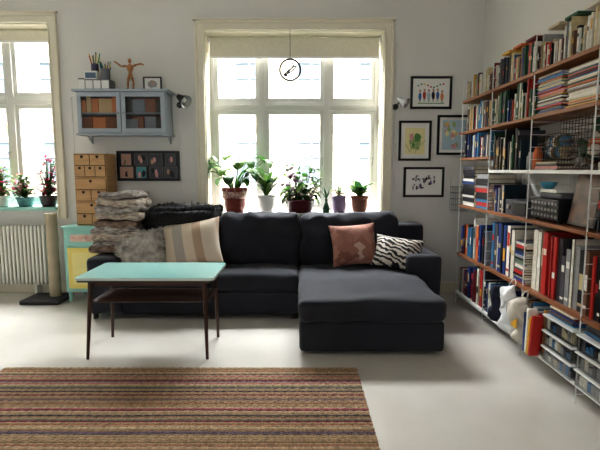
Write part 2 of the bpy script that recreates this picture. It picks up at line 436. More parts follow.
# ---------------------------------------------------------------- coffee table
def rounded_rect(cx, cy, w, d, r, n=6):
    o = []
    for (sx, sy, a0) in ((1, 1, 0), (-1, 1, 90), (-1, -1, 180), (1, -1, 270)):
        for i in range(n+1):
            a = rad(a0+90*i/n); o.append((cx+sx*(w/2-r)+r*math.cos(a), cy+sy*(d/2-r)+r*math.sin(a)))
    return o
def slab(b, pts, z0, z1, m, side=None):
    n = len(pts); vs = [(x, y, z0) for x, y in pts]+[(x, y, z1) for x, y in pts]
    b.add(vs, [tuple(range(n))[::-1], tuple(range(n, 2*n))], m)
    b.add(vs, [(i, (i+1) % n, n+(i+1) % n, n+i) for i in range(n)], side or m)
b = MB(); tcx, tcy = -1.205, 3.83
slab(b, rounded_rect(tcx, tcy, 1.08, .62, .04), .652, .672, M_mint_top, mat('pale_edge_band', (200, 216, 208), .4))
slab(b, rounded_rect(tcx, tcy, 1.065, .605, .035), .636, .652, M_teak)
b.bx(tcx-.42, tcx+.42, tcy-.215, tcy-.195, .585, .64, M_teak); b.bx(tcx-.42, tcx+.42, tcy+.195, tcy+.215, .585, .64, M_teak)
b.bx(tcx-.43, tcx-.41, tcy-.215, tcy+.215, .585, .64, M_teak); b.bx(tcx+.41, tcx+.43, tcy-.215, tcy+.215, .585, .64, M_teak)
for sx in (-1, 1):
    for sy in (-1, 1):
        b.cyl((tcx+sx*.45, tcy+sy*.215, .642), (tcx+sx*(.49 if sx < 0 else .465), tcy+sy*.25, 0), .021, .012, M_teak, 14)
    b.cyl((tcx+sx*.46, tcy-.23, .45), (tcx+sx*.46, tcy+.23, .45), .009, .009, M_teak, 10)
for i in range(11):
    y = tcy-.19+i*.038
    b.cyl((tcx-.465, y, .455), (tcx+.465, y, .455), .008, .008, M_teak, 8)
b.obj('coffee_table', bevel=.002)

# ---------------------------------------------------------------- rug
cols = {'t': (168, 142, 112), 'c': (190, 168, 138), 'm': (122, 46, 62), 'g': (98, 92, 92), 'p': (176, 112, 112), 'b': (142, 114, 88), 'd': (64, 58, 70), 'o': (158, 112, 88), 'v': (120, 96, 112), 'n': (108, 112, 96)}
rm = {k: mat('jute_'+k, v, .95, var=.16, vs=70, bump=.8, bs=220, stretch=(1, .4, 1)) for k, v in cols.items()}
pat = 'ttbtoctgtpttbmvtpctngttdttmttbvttottcpmcttdbtnmtotctbvgtt'
b = MB(); rx0, rx1 = -2.24, .43; y = 3.40; i = 0; rib = .0165
nx = 90
while y > 1.85:
    k = pat[i % len(pat)]; vs = []
    for j in range(nx+1):
        x = rx0+(rx1-rx0)*j/nx; wob = .006*noise.noise(Vector((x*2.2, y*1.2, 0)))
        e = .006*noise.noise(Vector((x*3, 5, i*.7)))
        xx = x+(e if j in (0, nx) else 0)
        hz = .0105+.002*math.sin(j*3.1+i*1.57)
        vs += [(xx, y+wob, .003), (xx, y-rib*.25+wob, hz), (xx, y-rib*.75+wob, hz), (xx, y-rib+wob, .003)]
    fs = []
    for j in range(nx):
        for q in range(3): fs.append((j*4+q, j*4+q+1, (j+1)*4+q+1, (j+1)*4+q))
    b.add(vs, fs, rm[k], True)
    y -= rib; i += 1
b.bx(rx0+.01, rx1-.01, y+.01, 3.39, 0, .004, rm['b'])
b.obj('striped_rug')

# ---------------------------------------------------------------- radiator
b = MB(); M_rad = mat('radiator_enamel', (222, 220, 210), .4)
x = -4.75
while x < -3.03:
    b.rbox((x, 5.53, .49), (.030, .11, .72), .013, M_rad, n=6)
    x += .046
b.cyl((-4.76, 5.53, .80), (-3.03, 5.53, .80), .022, .022, M_rad, 12); b.cyl((-4.76, 5.53, .17), (-3.03, 5.53, .17), .022, .022, M_rad, 12)
b.bx(-4.6, -4.57, 5.5, 5.62, 0, .2, M_rad); b.bx(-3.2, -3.17, 5.5, 5.62, 0, .2, M_rad)
b.tube([(-3.03, 5.53, .17), (-2.99, 5.53, .17), (-2.975, 5.53, .12), (-2.975, 5.53, 0)], .011, M_rad)
b.cyl((-3.03, 5.53, .80), (-2.98, 5.53, .80), .02, .02, M_white, 12)
b.obj('radiator')

# ---------------------------------------------------------------- scratching post
M_sisal = wave_mat('sisal_rope', [(0, (164, 148, 122)), (1, (216, 202, 174))], 28, direction='Z', const=False)
b = MB(); b.rbox((-2.915, 5.25, .025), (.44, .36, .05), .012, mat('charcoal_carpet', (62, 60, 62), .95, bump=.5, bs=200), n=8)
prof = [(.064, .05)]
for k in range(90):
    z = .05+k*.0105; prof += [(.058, z), (.064, z+.005)]
b.lathe((-2.84, 5.30, 0), prof, M_sisal, 20)
b.cyl((-2.84, 5.30, .99), (-2.84, 5.30, 1.01), .066, .066, M_sisal, 20)
b.obj('cat_scratching_post')

# ---------------------------------------------------------------- mint & yellow cabinet
b = MB(); x0, x1, y0, y1 = -2.66, -2.165, 5.20, 5.58
b.bx(x0, x1, y0, y1, .12, .85, M_mint)
b.bx(x0-.015, x1+.005, y0-.02, y1, .85, .875, M_mint)
b.bx(x0+.04, x1-.04, y0-.014, y0, .67, .81, M_mint)
b.bx(x0+.04, x1-.04, y0-.014, y0, .16, .63, M_yellow)
b.bx(x0+.09, x1-.09, y0-.02, y0-.012, .21, .58, mat('yellow_panel', (242, 228, 152), .45))
b.bx(x0+.08, x1-.08, y0-.018, y0-.012, .70, .78, mat('pink_print', (196, 140, 130), .6, vs=40, col2=(220, 200, 180)))
b.ball((x1-.06, y0-.025, .42), .014, M_white); b.ball(((x0+x1)/2, y0-.03, .74), .014, M_white)
for sx in (x0+.03, x1-.03):
    for sy in (y0+.03, y1-.03): b.cyl((sx, sy, .12), (sx, sy, 0), .024, .016, M_mint, 12)
b.obj('painted_side_cabinet', bevel=.004)

# plywood mini drawers
b = MB(); M_hole = mat('drawer_recess', (52, 34, 22), .8)
dx0, dx1 = -2.53, -2.17; z = .876
for unit, (hh, spl) in enumerate(((.27, (2, 1)), (.27, (2, 1)), (.27, (3, 2)))):
    b.bx(dx0, dx1, 5.27, 5.54, z, z+hh-.003, M_ply)
    rh = (hh-.02)/len(spl)
    for r_, nn in enumerate(spl):
        zz = z+.008+r_*rh; ww = (dx1-dx0-.016)/nn
        b.bx(dx0+.006, dx1-.006, 5.2675, 5.2695, zz, zz+rh, M_hole)
        for q in range(nn):
            a = dx0+.008+q*ww
            b.bx(a+.004, a+ww-.004, 5.258, 5.2674, zz+.004, zz+rh-.004, M_ply)
            b.cyl((a+ww/2, 5.2555, zz+rh-.028), (a+ww/2, 5.262, zz+rh-.028), .016, .016, M_hole, 14)
    z += hh
b.obj('mini_drawer_chest')

# ---------------------------------------------------------------- wall cabinet
b = MB(); M_cab = mat('grey_blue_paint', (164, 172, 180), .5, var=.03, vs=4)
M_cglass = glass_mat('cabinet_glass', (.92, .93, .94), .05)
cx0, cx1, cy0, cy1, cz0, cz1 = -2.50, -1.51, 5.36, 5.65, 1.91, 2.37
b.bx(cx0, cx1, cy0, cy1, cz0, cz0+.025, M_cab); b.bx(cx0, cx1, cy0, cy1, cz1-.025, cz1, M_cab)
b.bx(cx0, cx0+.02, cy0, cy1, cz0, cz1, M_cab); b.bx(cx1-.02, cx1, cy0, cy1, cz0, cz1, M_cab)
M_cin = mat('cabinet_interior', (150, 88, 52), .7, var=.1, vs=5)
b.bx(cx0, cx1, cy1-.012, cy1, cz0, cz1, M_cin); mid = (cx0+cx1)/2
b.bx(mid-.012, mid+.012, cy0, cy1, cz0, cz1, M_cab)
b.bx(cx0-.04, cx1+.04, cy0-.04, cy1, cz1, cz1+.025, M_cab); b.bx(cx0-.02, cx1+.02, cy0-.02, cy1, cz0-.02, cz0, M_cab)
b.bx(cx0+.02, cx1-.02, cy0+.04, cy1-.01, (cz0+cz1)/2-.006, (cz0+cz1)/2+.006, M_cab)
for a, c in ((cx0+.005, mid-.005), (mid+.005, cx1-.005)):
    f = .045
    b.bx(a, a+f, cy0-.02, cy0, cz0+.01, cz1-.01, M_cab); b.bx(c-f, c, cy0-.02, cy0, cz0+.01, cz1-.01, M_cab)
    b.bx(a+f, c-f, cy0-.02, cy0, cz0+.01, cz0+.01+f, M_cab); b.bx(a+f, c-f, cy0-.02, cy0, cz1-.01-f, cz1-.01, M_cab)
    b.bx(a+f, c-f, cy0-.012, cy0-.008, cz0+.05, cz1-.05, M_cglass)
b.ball((mid-.03, cy0-.028, 2.13), .011, M_metal); b.ball((mid+.03, cy0-.028, 2.13), .011, M_metal)
ora = [mat('cab_orange', (204, 124, 70), .7), mat('cab_brown', (130, 76, 50), .7), mat('cab_cream', (204, 174, 130), .7), mat('cab_dark', (50, 46, 46), .7), mat('cab_rust', (176, 92, 56), .7), mat('cab_grey', (126, 130, 138), .7)]
for zz in (cz0+.026, (cz0+cz1)/2+.007):
    x = cx0+.03
    while x < cx1-.08:
        w = R.uniform(.05, .16); h = R.uniform(.13, .19)
        if x < mid-.02: w = min(w, mid-.014-x)
        if abs(x-mid) < .02: x = mid+.014
        w = min(w, cx1-.025-x)
        b.bx(x, x+w-.004, cy0+.02+R.uniform(0, .03), cy1-.03, zz, zz+h, R.choice([ora[0], ora[0], ora[4], ora[2], ora[1]] if x < mid else [ora[1], ora[5], ora[5], ora[3], ora[5]]))
        x += w
for xx in (cx0+.03, cx1-.03):
    b.tube([(xx, cy1-.01, cz0-.015), (xx, cy1-.01, cz0-.10), (xx, cy1-.05, cz0-.07), (xx, cy1-.10, cz0-.03), (xx, cy1-.14, cz0-.02)], .008, M_cab)
b.obj('wall_cabinet', bevel=.003)

# items on the cabinet
TZ = cz1+.025
b = MB(); org = mat('grey_organizer', (112, 114, 120), .5)
def cup(b, x, y, z, r, h, m):
    b.lathe((x, y, z), [(0, 0), (r, 0), (r, h), (r-.004, h), (r-.004, .005), (0, .005)], m, 18)
b.bx(-2.42, -2.14, 5.40, 5.56, TZ, TZ+.12, org); b.bx(-2.42, -2.28, 5.40, 5.56, TZ+.12, TZ+.21, M_white)
for i in range(3): b.bx(-2.41+i*.09, -2.33+i*.09, 5.394, 5.40, TZ+.015, TZ+.105, M_white)
b.bx(-2.41, -2.29, 5.395, 5.40, TZ+.13, TZ+.19, mat('organizer_label', (90, 110, 130), .6))
cup(b, -2.205, 5.46, TZ+.12, .05, .12, org); cup(b, -2.33, 5.48, TZ+.21, .04, .09, mat('dark_cup', (70, 60, 90), .5))
pc = [mat('pen_%d' % i, c, .5) for i, c in enumerate(((180, 60, 60), (50, 90, 160), (220, 190, 80), (40, 40, 44), (60, 140, 90), (120, 60, 110)))]
for (x, y, z0_) in ((-2.205, 5.46, TZ+.13), (-2.33, 5.48, TZ+.22)):
    for i in range(13):
        a = R.uniform(0, 6.28); b.cyl((x+.012*math.cos(a), y+.012*math.sin(a), z0_), (x+.06*math.cos(a), y+.05*math.sin(a), z0_+R.uniform(.13, .20)), .006, .006, R.choice(pc), 6)
b.obj('desk_organizer_with_pens', bevel=.003)
b = MB(); b.bx(-2.50, -2.43, 5.42, 5.55, TZ, TZ+.12, M_white); b.bx(-2.503, -2.427, 5.417, 5.553, TZ+.12, TZ+.135, org); b.obj('storage_tin', bevel=.004)
# artist mannequin
M_man = mat('mannequin_beech', (160, 108, 64), .45)
b = MB(); mx, my = -1.93, 5.47
b.cyl((mx, my, TZ), (mx, my, TZ+.015), .06, .057, M_man, 24); b.cyl((mx+.0, my+.015, TZ+.015), (mx, my+.012, TZ+.17), .003, .003, M_metal, 8)
hz = TZ+.17
b.ball((mx, my, hz), (.028, .02, .022), M_man); b.ball((mx, my, hz+.035), (.02, .017, .024), M_man); b.ball((mx, my, hz+.085), (.038, .024, .042), M_man)
b.cyl((mx, my, hz+.115), (mx, my, hz+.14), .008, .008, M_man, 8); b.ball((mx, my, hz+.162), (.019, .021, .028), M_man)
def limb(pts, rs):
    for i in range(len(pts)-1):
        p, q = Vector(pts[i]), Vector(pts[i+1])
        b.tube([p, p.lerp(q, .3), p.lerp(q, .7), q], [rs[i]*.7, rs[i]*1.15, rs[i+1]*1.15, rs[i+1]*.8], M_man, 8); b.ball(q, rs[i+1]*1.05, M_man, 8, 6)
limb([(mx-.035, my, hz+.105), (mx-.095, my-.01, hz+.10), (mx-.14, my-.02, hz+.135), (mx-.165, my-.02, hz+.15)], [.012, .010, .009, .007])
limb([(mx+.035, my, hz+.105), (mx+.09, my-.01, hz+.12), (mx+.135, my-.02, hz+.125), (mx+.16, my-.02, hz+.115)], [.012, .010, .009, .007])
limb([(mx-.015, my, hz-.01), (mx-.025, my-.01, hz-.08), (mx-.03, my, hz-.145)], [.015, .012, .009]); b.ball((mx-.032, my-.018, hz-.147), (.010, .024, .008), M_man, 8, 6)
limb([(mx+.015, my, hz-.01), (mx+.04, my-.015, hz-.075), (mx+.03, my, hz-.145)], [.015, .012, .009]); b.ball((mx+.032, my-.018, hz-.147), (.010, .024, .008), M_man, 8, 6)
b.obj('artist_mannequin')

# ---------------------------------------------------------------- framed pictures
AC = {n: mat('art_'+n, c, .7) for n, c in dict(blue=(70, 110, 170), red=(180, 70, 60), green=(90, 140, 80), lime=(160, 180, 120), yellow=(220, 196, 110), pink=(216, 160, 160), black=(35, 35, 38), orange=(214, 140, 90), purple=(130, 100, 150), teal=(90, 150, 160), skin=(186, 150, 130), grey=(150, 150, 150), sky=(176, 196, 206), dgrey=(80, 80, 86), lyel=(232, 222, 170)).items()}
def blob(b, cx, cz, rx, rz, y, m, n=14, jag=.25, seed=0):
    vs = []
    for i in range(n):
        a = 2*math.pi*i/n; k = 1+jag*noise.noise(Vector((math.cos(a)*2, math.sin(a)*2, seed)))
        vs.append((cx+rx*k*math.cos(a), y, cz+rz*k*math.sin(a)))
    b.add(vs, [tuple(range(n))], m)
def frame(name, x0, x1, z0, z1, fw, fm, bg, art, Y=WY, d=.025):
    b = MB()
    b.bx(x0, x1, Y-d, Y-.001, z0, z0+fw, fm); b.bx(x0, x1, Y-d, Y-.001, z1-fw, z1, fm)
    b.bx(x0, x0+fw, Y-d, Y-.001, z0+fw, z1-fw, fm); b.bx(x1-fw, x1, Y-d, Y-.001, z0+fw, z1-fw, fm)
    b.bx(x0+fw, x1-fw, Y-.012, Y-.001, z0+fw, z1-fw, bg)
    art(b, x0+fw, x1-fw, z0+fw, z1-fw, Y-.0125)
    return b.obj(name, bevel=.002)
def art1(b, x0, x1, z0, z1, y):
    w, h = x1-x0, z1-z0; rr = random.Random(3)
    for i in range(6):
        cx = x0+w*(.2+.12*i); c = z0+h*(.35+.1*rr.random()); m = [AC['blue'], AC['red'], AC['sky'], AC['black'], AC['blue'], AC['orange']][i]
        blob(b, cx, c, w*.045, h*.14, y, m, seed=i); blob(b, cx, c+h*.19, w*.03, h*.05, y-.0004, AC['skin'], seed=i+9)
        b.bx(cx-w*.02, cx-w*.01, y-.0006, y, c-h*.22, c-h*.1, AC['black']); b.bx(cx+w*.01, cx+w*.02, y-.0006, y, c-h*.22, c-h*.1, AC['black'])
    for i in range(9): blob(b, x0+w*(.15+.085*i), z0+h*(.75+.06*math.sin(i)), w*.03, h*.03, y, rr.choice([AC['teal'], AC['red'], AC['yellow'], AC['green']]), seed=i+30)
    b.bx(x0+w*.14, x1-w*.14, y-.0004, y, z0+h*.11, z0+h*.14, AC['green'])
def art2(b, x0, x1, z0, z1, y):
    w, h = x1-x0, z1-z0
    b.bx(x0+w*.14, x1-w*.14, y-.0002, y+.0003, z0+h*.12, z1-h*.14, AC['lyel'])
    blob(b, x0+w*.5, z0+h*.45, w*.2, h*.2, y-.0005, AC['lime'], 22, .9, 4); blob(b, x0+w*.6, z0+h*.58, w*.12, h*.12, y-.0007, AC['green'], 16, .9, 5)
    blob(b, x0+w*.38, z0+h*.6, w*.07, h*.1, y-.0008, AC['pink'], 14, .8, 1); blob(b, x0+w*.45, z0+h*.38, w*.05, h*.05, y-.0009, AC['green'], 12, .6, 2)
    for k in range(6): b.box((x0+w*(.25+.1*k), y-.0011, z0+h*(.3+.05*(k % 3))), (.004, .0005, h*.3), AC['green'], (0, rad(-30+14*k), 0))
def art3(b, x0, x1, z0, z1, y):
    w, h = x1-x0, z1-z0; rr = random.Random(12)
    b.bx(x0+w*.1, x1-w*.1, y-.0002, y+.0003, z0+h*.08, z1-h*.08, AC['sky'])
    for i in range(20): blob(b, x0+w*rr.uniform(.2, .8), z0+h*rr.uniform(.17, .83), w*rr.uniform(.05, .1), h*rr.uniform(.04, .09), y-.0002*(i+2), rr.choice([AC['lyel'], AC['pink'], AC['lime'], AC['yellow'], AC['pink'], M_paper, AC['sky']]), 14, 1.0, i)
def art4(b, x0, x1, z0, z1, y):
    w, h = x1-x0, z1-z0; rr = random.Random(5)
    for i in range(26):
        cx = x0+w*rr.uniform(.2, .8); cz = z0+h*rr.uniform(.25, .75)
        blob(b, cx, cz, w*rr.uniform(.015, .05), h*rr.uniform(.03, .09), y-.0001*i, rr.choice([AC['black'], AC['grey'], AC['purple'], AC['dgrey']]), 10, 1.2, i)
        b.box((cx, y-.003, cz), (.002, .0005, h*rr.uniform(.08, .2)), AC['dgrey'], (0, rr.uniform(-1.5, 1.5), 0))
frame('picture_frame', 1.30, 1.785, 2.215, 2.59, .026, M_blackframe, M_paper, art1)
frame('picture_frame', 1.175, 1.56, 1.61, 2.08, .026, M_blackframe, M_paper, art2)
frame('picture_frame', 1.63, 2.03, 1.68, 2.145, .026, M_blackframe, M_paper, art3)
frame('picture_frame', 1.245, 1.73, 1.175, 1.535, .026, M_blackframe, M_paper, art4)
def artc(b, x0, x1, z0, z1, y):
    rr = random.Random(21); n = 4; w = (x1-x0)/n; h = (z1-z0)/2
    for j in range(2):
        for i in range(n):
            a, c = x0+i*w+.008, x0+(i+1)*w-.008; e, f = z0+j*h+.008, z0+(j+1)*h-.008
            if (i+j) % 3 == 1: a += .02; c -= .02
            b.bx(a, c, y-.002, y, e, f, AC['grey'])
            b.bx(a+.003, c-.003, y-.003, y-.001, e+.003, f-.003, rr.choice([AC['dgrey'], AC['skin'], AC['grey'], AC['dgrey'], AC['teal'], AC['dgrey']]))
            for q in range(3): blob(b, (a+c)/2+rr.uniform(-.04, .04), (e+f)/2+rr.uniform(-.03, .02), .018, .034, y-.0035-.0003*q, rr.choice([AC['skin'], AC['black'], AC['pink'], AC['black'], AC['skin']]), 12, .4, i+j*5+q)
frame('photo_collage_frame', -2.19, -1.44, 1.37, 1.725, .024, M_blackframe, M_blackframe, artc)
def art5(b, x0, x1, z0, z1, y):
    w, h = x1-x0, z1-z0; blob(b, x0+w*.5, z0+h*.5, w*.3, h*.32, y, AC['grey']); blob(b, x0+w*.5, z0+h*.6, w*.12, h*.15, y-.0004, AC['skin'])
frame('tabletop_photo_frame', -1.79, -1.58, TZ, TZ+.16, .014, M_blackframe, M_paper, art5, Y=5.50)

# ---------------------------------------------------------------- wall spot lamps
def spot(name, x, y, z, sx, shade, S):
    b = MB()
    b.cyl((x, y, z), (x, y-.02, z), .035, .035, M_dark, 18)
    j = (x+sx*.05, y-.12, z+.06)
    b.tube([(x, y-.02, z), (x+sx*.01, y-.07, z+.02), j], .007, M_dark)
    hd = Vector(j); d = Vector((sx*.65, -.45, -.45)).normalized()
    q = d.to_track_quat('Z', 'Y').to_matrix()
    prof = [(.001, -.05), (.02, -.048), (.026, -.03), (.032, 0), (.055, .055), (.058, .07), (.054, .07), (.028, .0), (.0, -.01)]
    vs = []; n = 20
    for r, zz in prof:
        for i in range(n):
            a = 2*math.pi*i/n; vs.append(hd+q @ Vector((r*math.cos(a), r*math.sin(a), zz))*S)
    fs1 = [(k*n+i, k*n+(i+1) % n, (k+1)*n+(i+1) % n, (k+1)*n+i) for k in range(5) for i in range(n)]
    fs2 = [(k*n+i, k*n+(i+1) % n, (k+1)*n+(i+1) % n, (k+1)*n+i) for k in range(5, len(prof)-1) for i in range(n)]
    b.add(vs, fs1, shade, True); b.add(vs, fs2, M_metal, True)
    b.ball(hd+d*.04, .03, M_white, 12, 8)
    b.tube([(x, y-.01, z-.03), (x+.004, y-.012, z-.3), (x-.01, y-.01, z-.7), (x+.01, y-.01, z-1.0)], .0035, M_white, 6)
    return b.obj(name)
spot('wall_spot_lamp', 1.125, WY, 2.24, 1, mat('pale_lamp_shade', (150, 148, 142), .35), 1.05)
spot('wall_spot_lamp', -1.42, WY, 2.26, 1, M_dark, 1.3)
b = MB(); b.tube([(-2.70, WY-.006, 2.36), (-2.695, WY-.006, 1.6), (-2.70, WY-.006, .95)], .005, M_white, 6); b.tube([(-2.70, WY-.006, 2.36), (-2.6, WY-.006, 2.4), (-2.50, WY-.006, 2.37)], .005, M_white, 6); b.obj('power_cable')

# hanging ornament
b = MB(); hx, hy, hz = -.115, 5.62, 2.66; M_iron = mat('black_iron', (10, 10, 12), .5)
ring = [(hx+.12*math.cos(t), hy, hz+.12*math.sin(t)) for t in [2*math.pi*i/40 for i in range(41)]]
b.tube(ring, .012, M_iron, 8)
ring2 = [(hx+.09*math.cos(t)*math.cos(.6), hy+.08*math.sin(t), hz+.09*math.cos(t)*math.sin(.6)-.01) for t in [2*math.pi*i/40 for i in range(41)]]
b.tube(ring2, .008, M_iron, 8)
b.tube([(hx, hy, hz+.12), (hx, hy, 3.113)], .003, M_iron, 6); b.tube([(hx-.05, hy, hz-.06), (hx, hy, hz), (hx+.04, hy, hz+.05), (hx+.02, hy, hz+.08)], .009, M_iron, 8); b.ball((hx-.05, hy, hz-.06), .02, M_iron)
b.cyl((hx, WY-.03, 3.114), (hx, hy-.01, 3.114), .003, .003, M_metal, 6)
b.obj('hanging_ring_ornament')

# ---------------------------------------------------------------- plants
G1 = mat('leaf_green', (66, 108, 48), .45, var=.2, vs=12); G2 = mat('leaf_dark_green', (42, 76, 40), .4, var=.2, vs=12)
G3 = mat('leaf_light_green', (114, 152, 76), .5, var=.15, vs=12); G4 = mat('leaf_purple', (84, 48, 70), .5, var=.2, vs=12)
G5 = mat('leaf_pink', (200, 56, 92), .5, var=.2, vs=12)
for g_ in (G1, G2, G3, G4, G5):
    nt = g_.node_tree; p = nt.nodes['Principled BSDF']; tr = nt.nodes.new('ShaderNodeBsdfTranslucent'); mx_ = nt.nodes.new('ShaderNodeMixShader'); mx_.inputs[0].default_value = .28
    src = p.inputs['Base Color'].links[0].from_socket
    nt.links.new(src, tr.inputs[0]); nt.links.new(p.outputs[0], mx_.inputs[1]); nt.links.new(tr.outputs[0], mx_.inputs[2])
    nt.links.new(mx_.outputs[0], nt.nodes['Material Output'].inputs[0])
def pot(b, x, y, z, r, h, m, rim=True, n=28, base=.72):
    p = [(0, 0), (r*base, 0), (r*(base+.1), h*.2), (r*.96, h*.75), (r, h*.86)]
    if rim: p += [(r*1.07, h*.87), (r*1.07, h)]
    else: p += [(r, h)]
    p += [(r*.9, h), (r*.88, h*.9), (0, h*.9)]
    b.lathe((x, y, z), p[:-1], m, n); b.lathe((x, y, z), [(r*.89, h*.9), (0.0, h*.92)], M_soil, n)
SZ = .986; PY = 5.72
YM = WY+.225
# 1: large arching plant
b = MB(); M_p1 = mat('ornate_red_pot', (120, 32, 32), .4, vs=16, col2=(150, 84, 70)); M_p1w = mat('ivory_glaze', (206, 198, 182), .35, vs=30, col2=(150, 60, 50))
px = -.80; pot(b, px, PY, SZ, .145, .30, M_p1); b.lathe((px, PY, SZ), [(.138, .17), (.150, .175), (.152, .25), (.147, .255)], M_p1w, 28)
for i in range(9):
    a = 2*math.pi*i/9; b.ball((px+.147*math.cos(a), PY+.147*math.sin(a), SZ+.27), .016, M_p1w, 8, 6)
for i in range(24):
    az = R.uniform(0, 6.28); L = R.uniform(.12, .44); s_ = .8 if i % 2 else .5
    st = Vector((px+.04*math.cos(az), PY+.03*math.sin(az), SZ+.28)); e = st+Vector((math.cos(az)*L*s_, math.sin(az)*L*.2, L*.85))
    b.tube([st, st.lerp(e, .5)+Vector((0, 0, .03)), e], .0045, G1, 5)
    b.leaf(e, az, R.uniform(.1, .8), R.uniform(.17, .25), R.uniform(.10, .15), 2.0, R.choice([G1, G2, G3, G1]), prof=.65)
for i, (az, el, L) in enumerate(((.1, 1.2, .56), (-.2, .95, .54), (2.9, 1.3, .48), (3.3, 1.2, .40), (.35, .8, .48), (2.7, 1.4, .56), (-.4, 1.45, .54), (.0, .6, .44), (.2, 1.0, .60), (3.0, 1.45, .58))):
    b.leaf((px+.03*math.cos(az), PY-.02, SZ+.28), az, el, L, .07, 1.9, [G1, G3][i % 2], n=12, prof=.5)
b.clampy(YM, xmin=-1.09); b.obj('potted_arching_plant')
# 2: white pot
b = MB(); px = -.41; pot(b, px, PY, SZ, .105, .21, M_white)
for i in range(30):
    az = R.uniform(0, 6.28)
    b.leaf((px, PY-.02, SZ+.18), az, R.uniform(1.0, 1.5), R.uniform(.22, .46), R.uniform(.05, .08), R.uniform(.5, 1.4), R.choice([G1, G3, G2]), prof=.6)
b.clampy(YM, xmin=-.6, xmax=-.22); b.obj('potted_spathiphyllum')
# 3: bushy with wide bowl
b = MB(); px = .0; M_p3 = mat('plum_ceramic', (96, 40, 48), .3); pot(b, px, PY-.01, SZ, .17, .16, M_p3, base=.8)
for i in range(190):
    az = R.uniform(0, 6.28); q = R.uniform(0, .15); el = R.uniform(.3, 1.5); L = R.uniform(.05, .48)
    st = Vector((px+q*math.cos(az), PY-.01+q*.6*math.sin(az), SZ+.14)); e = st+Vector((math.cos(az)*math.cos(el)*L*.65, math.sin(az)*math.cos(el)*L*.3, math.sin(el)*L))
    b.tube([st, e], .0025, G2, 4)
    b.leaf(e, az+R.uniform(-.8, .8), R.uniform(-.3, .9), R.uniform(.08, .15), R.uniform(.045, .08), 1.2, R.choice([G1, G2, G3, G4, G2]), n=5)
for i in range(9):
    b.leaf((px+R.uniform(-.1, .1), PY-.08, SZ+.18), R.choice([0, 3.14])+R.uniform(-.5, .5), .6, R.uniform(.2, .28), .05, 2.6, R.choice([G1, G2]), n=8)
b.clampy(YM, xmin=-.24, xmax=.26); b.obj('potted_bushy_plant')
# 4
b = MB(); px = .48; pot(b, px, PY, SZ, .085, .20, mat('lilac_ceramic', (150, 128, 160), .35), rim=False, base=.85)
for i in range(54):
    az = R.uniform(0, 6.28); el = R.uniform(.4, 1.5); L = R.uniform(.05, .24)
    st = Vector((px, PY, SZ+.18)); e = st+Vector((math.cos(az)*math.cos(el)*L*.7, math.sin(az)*math.cos(el)*L*.5, math.sin(el)*L)); b.tube([st, e], .0025, G1, 4)
    b.leaf(e, az, .4, R.uniform(.05, .08), .045, 1, R.choice([G3, G5, G3, G1, G1]), n=5)
b.clampy(YM, xmin=.36, xmax=.585); b.obj('potted_violet')
# 5
b = MB(); px = .73; pot(b, px, PY, SZ, .105, .20, mat('terracotta_brown', (128, 78, 60), .6))
for i in range(24):
    az = R.uniform(0, 6.28)
    b.leaf((px, PY-.02, SZ+.18), az, R.uniform(.8, 1.5), R.uniform(.16, .32), R.uniform(.08, .12), R.uniform(.5, 1.4), R.choice([G1, G2, G3]), prof=.6)
b.clampy(YM, xmin=.60, xmax=.95); b.obj('potted_hosta')
b = MB(); b.lathe((.32, PY-.04, SZ), [(0, 0), (.04, 0), (.045, .05), (.025, .10), (.015, .13), (.02, .16), (.017, .16)], mat('green_glass_vase', (60, 110, 80), .15), 20)
for i in range(5): b.leaf((.32, PY-.04, SZ+.14), R.uniform(0, 6.28), R.uniform(1.2, 1.5), R.uniform(.12, .24), .03, .5, G2, n=6)
b.clampy(YM, xmin=.265, xmax=.358); b.obj('bud_vase')
# left window plants
SZ2 = 1.057
for nm, px, potm, hh, pal, cnt, LL in (('potted_geranium', -3.66, mat('white_pot_2', (220, 216, 208), .4), .13, [G1, G3, G5, G1, G3], 130, .40), ('potted_begonia', -3.365, mat('teal_pot', (90, 140, 140), .35), .11, [G2, G3, G1, G5], 110, .30), ('potted_coleus', -3.08, mat('dark_pot', (60, 44, 46), .4), .13, [G4, G5, G5, G1], 140, .50), ('potted_fern', -4.0, M_white, .14, [G1, G3], 80, .36)):
    b = MB(); pot(b, px, PY, SZ2, .10, hh, potm)
    for i in range(cnt):
        az = R.uniform(0, 6.28); el = R.uniform(.2, 1.5); L = R.uniform(.05, LL)
        st = Vector((px, PY, SZ2+hh*.9)); e = st+Vector((math.cos(az)*math.cos(el)*L*.4, math.sin(az)*math.cos(el)*L*.3, math.sin(el)*L)); b.tube([st, e], .0025, G1, 4)
        b.leaf(e, az, R.uniform(-.1, .8), R.uniform(.06, .10), R.uniform(.04, .07), 1.0, R.choice(pal), n=5)
    b.clampy(YM, xmin=px-.145, xmax=min(px+.13, -2.95)); b.obj(nm)

# ---------------------------------------------------------------- wall shelving
XF, XB = 1.78, 2.10
LY = [5.21, 4.43, 3.65, 2.87, 2.09]
LV = [.14, .58, 1.12, 1.50, 1.91, 2.24]
b = MB()
for y in LY:
    for x in (XF, XB):
        b.cyl((x, y, 0.0), (x, y, 2.50), .005, .005, M_wire, 8)
    z = .06
    while z < 2.50:
        b.cyl((XF, y, z), (XB, y, z), .003, .003, M_wire, 6); z += .095
    b.cyl((XB, y, 2.45), (RX, y, 2.45), .005, .005, M_wire, 6); b.cyl((XB, y, .3), (RX, y, .3), .005, .005, M_wire, 6)
for bay in range(4):
    y1_, y0_ = LY[bay]-.007, LY[bay+1]+.007
    for k, z in enumerate(LV):
        zz = z
        if bay == 0 and k == 3: zz = 1.63
        m = M_white if (k == 0 or (k == 3 and bay > 0)) else M_oak
        b.bx(XF-.008, XB, y0_, y1_, zz-.026, zz, m)
b.obj('wall_shelving_unit', bevel=.002)

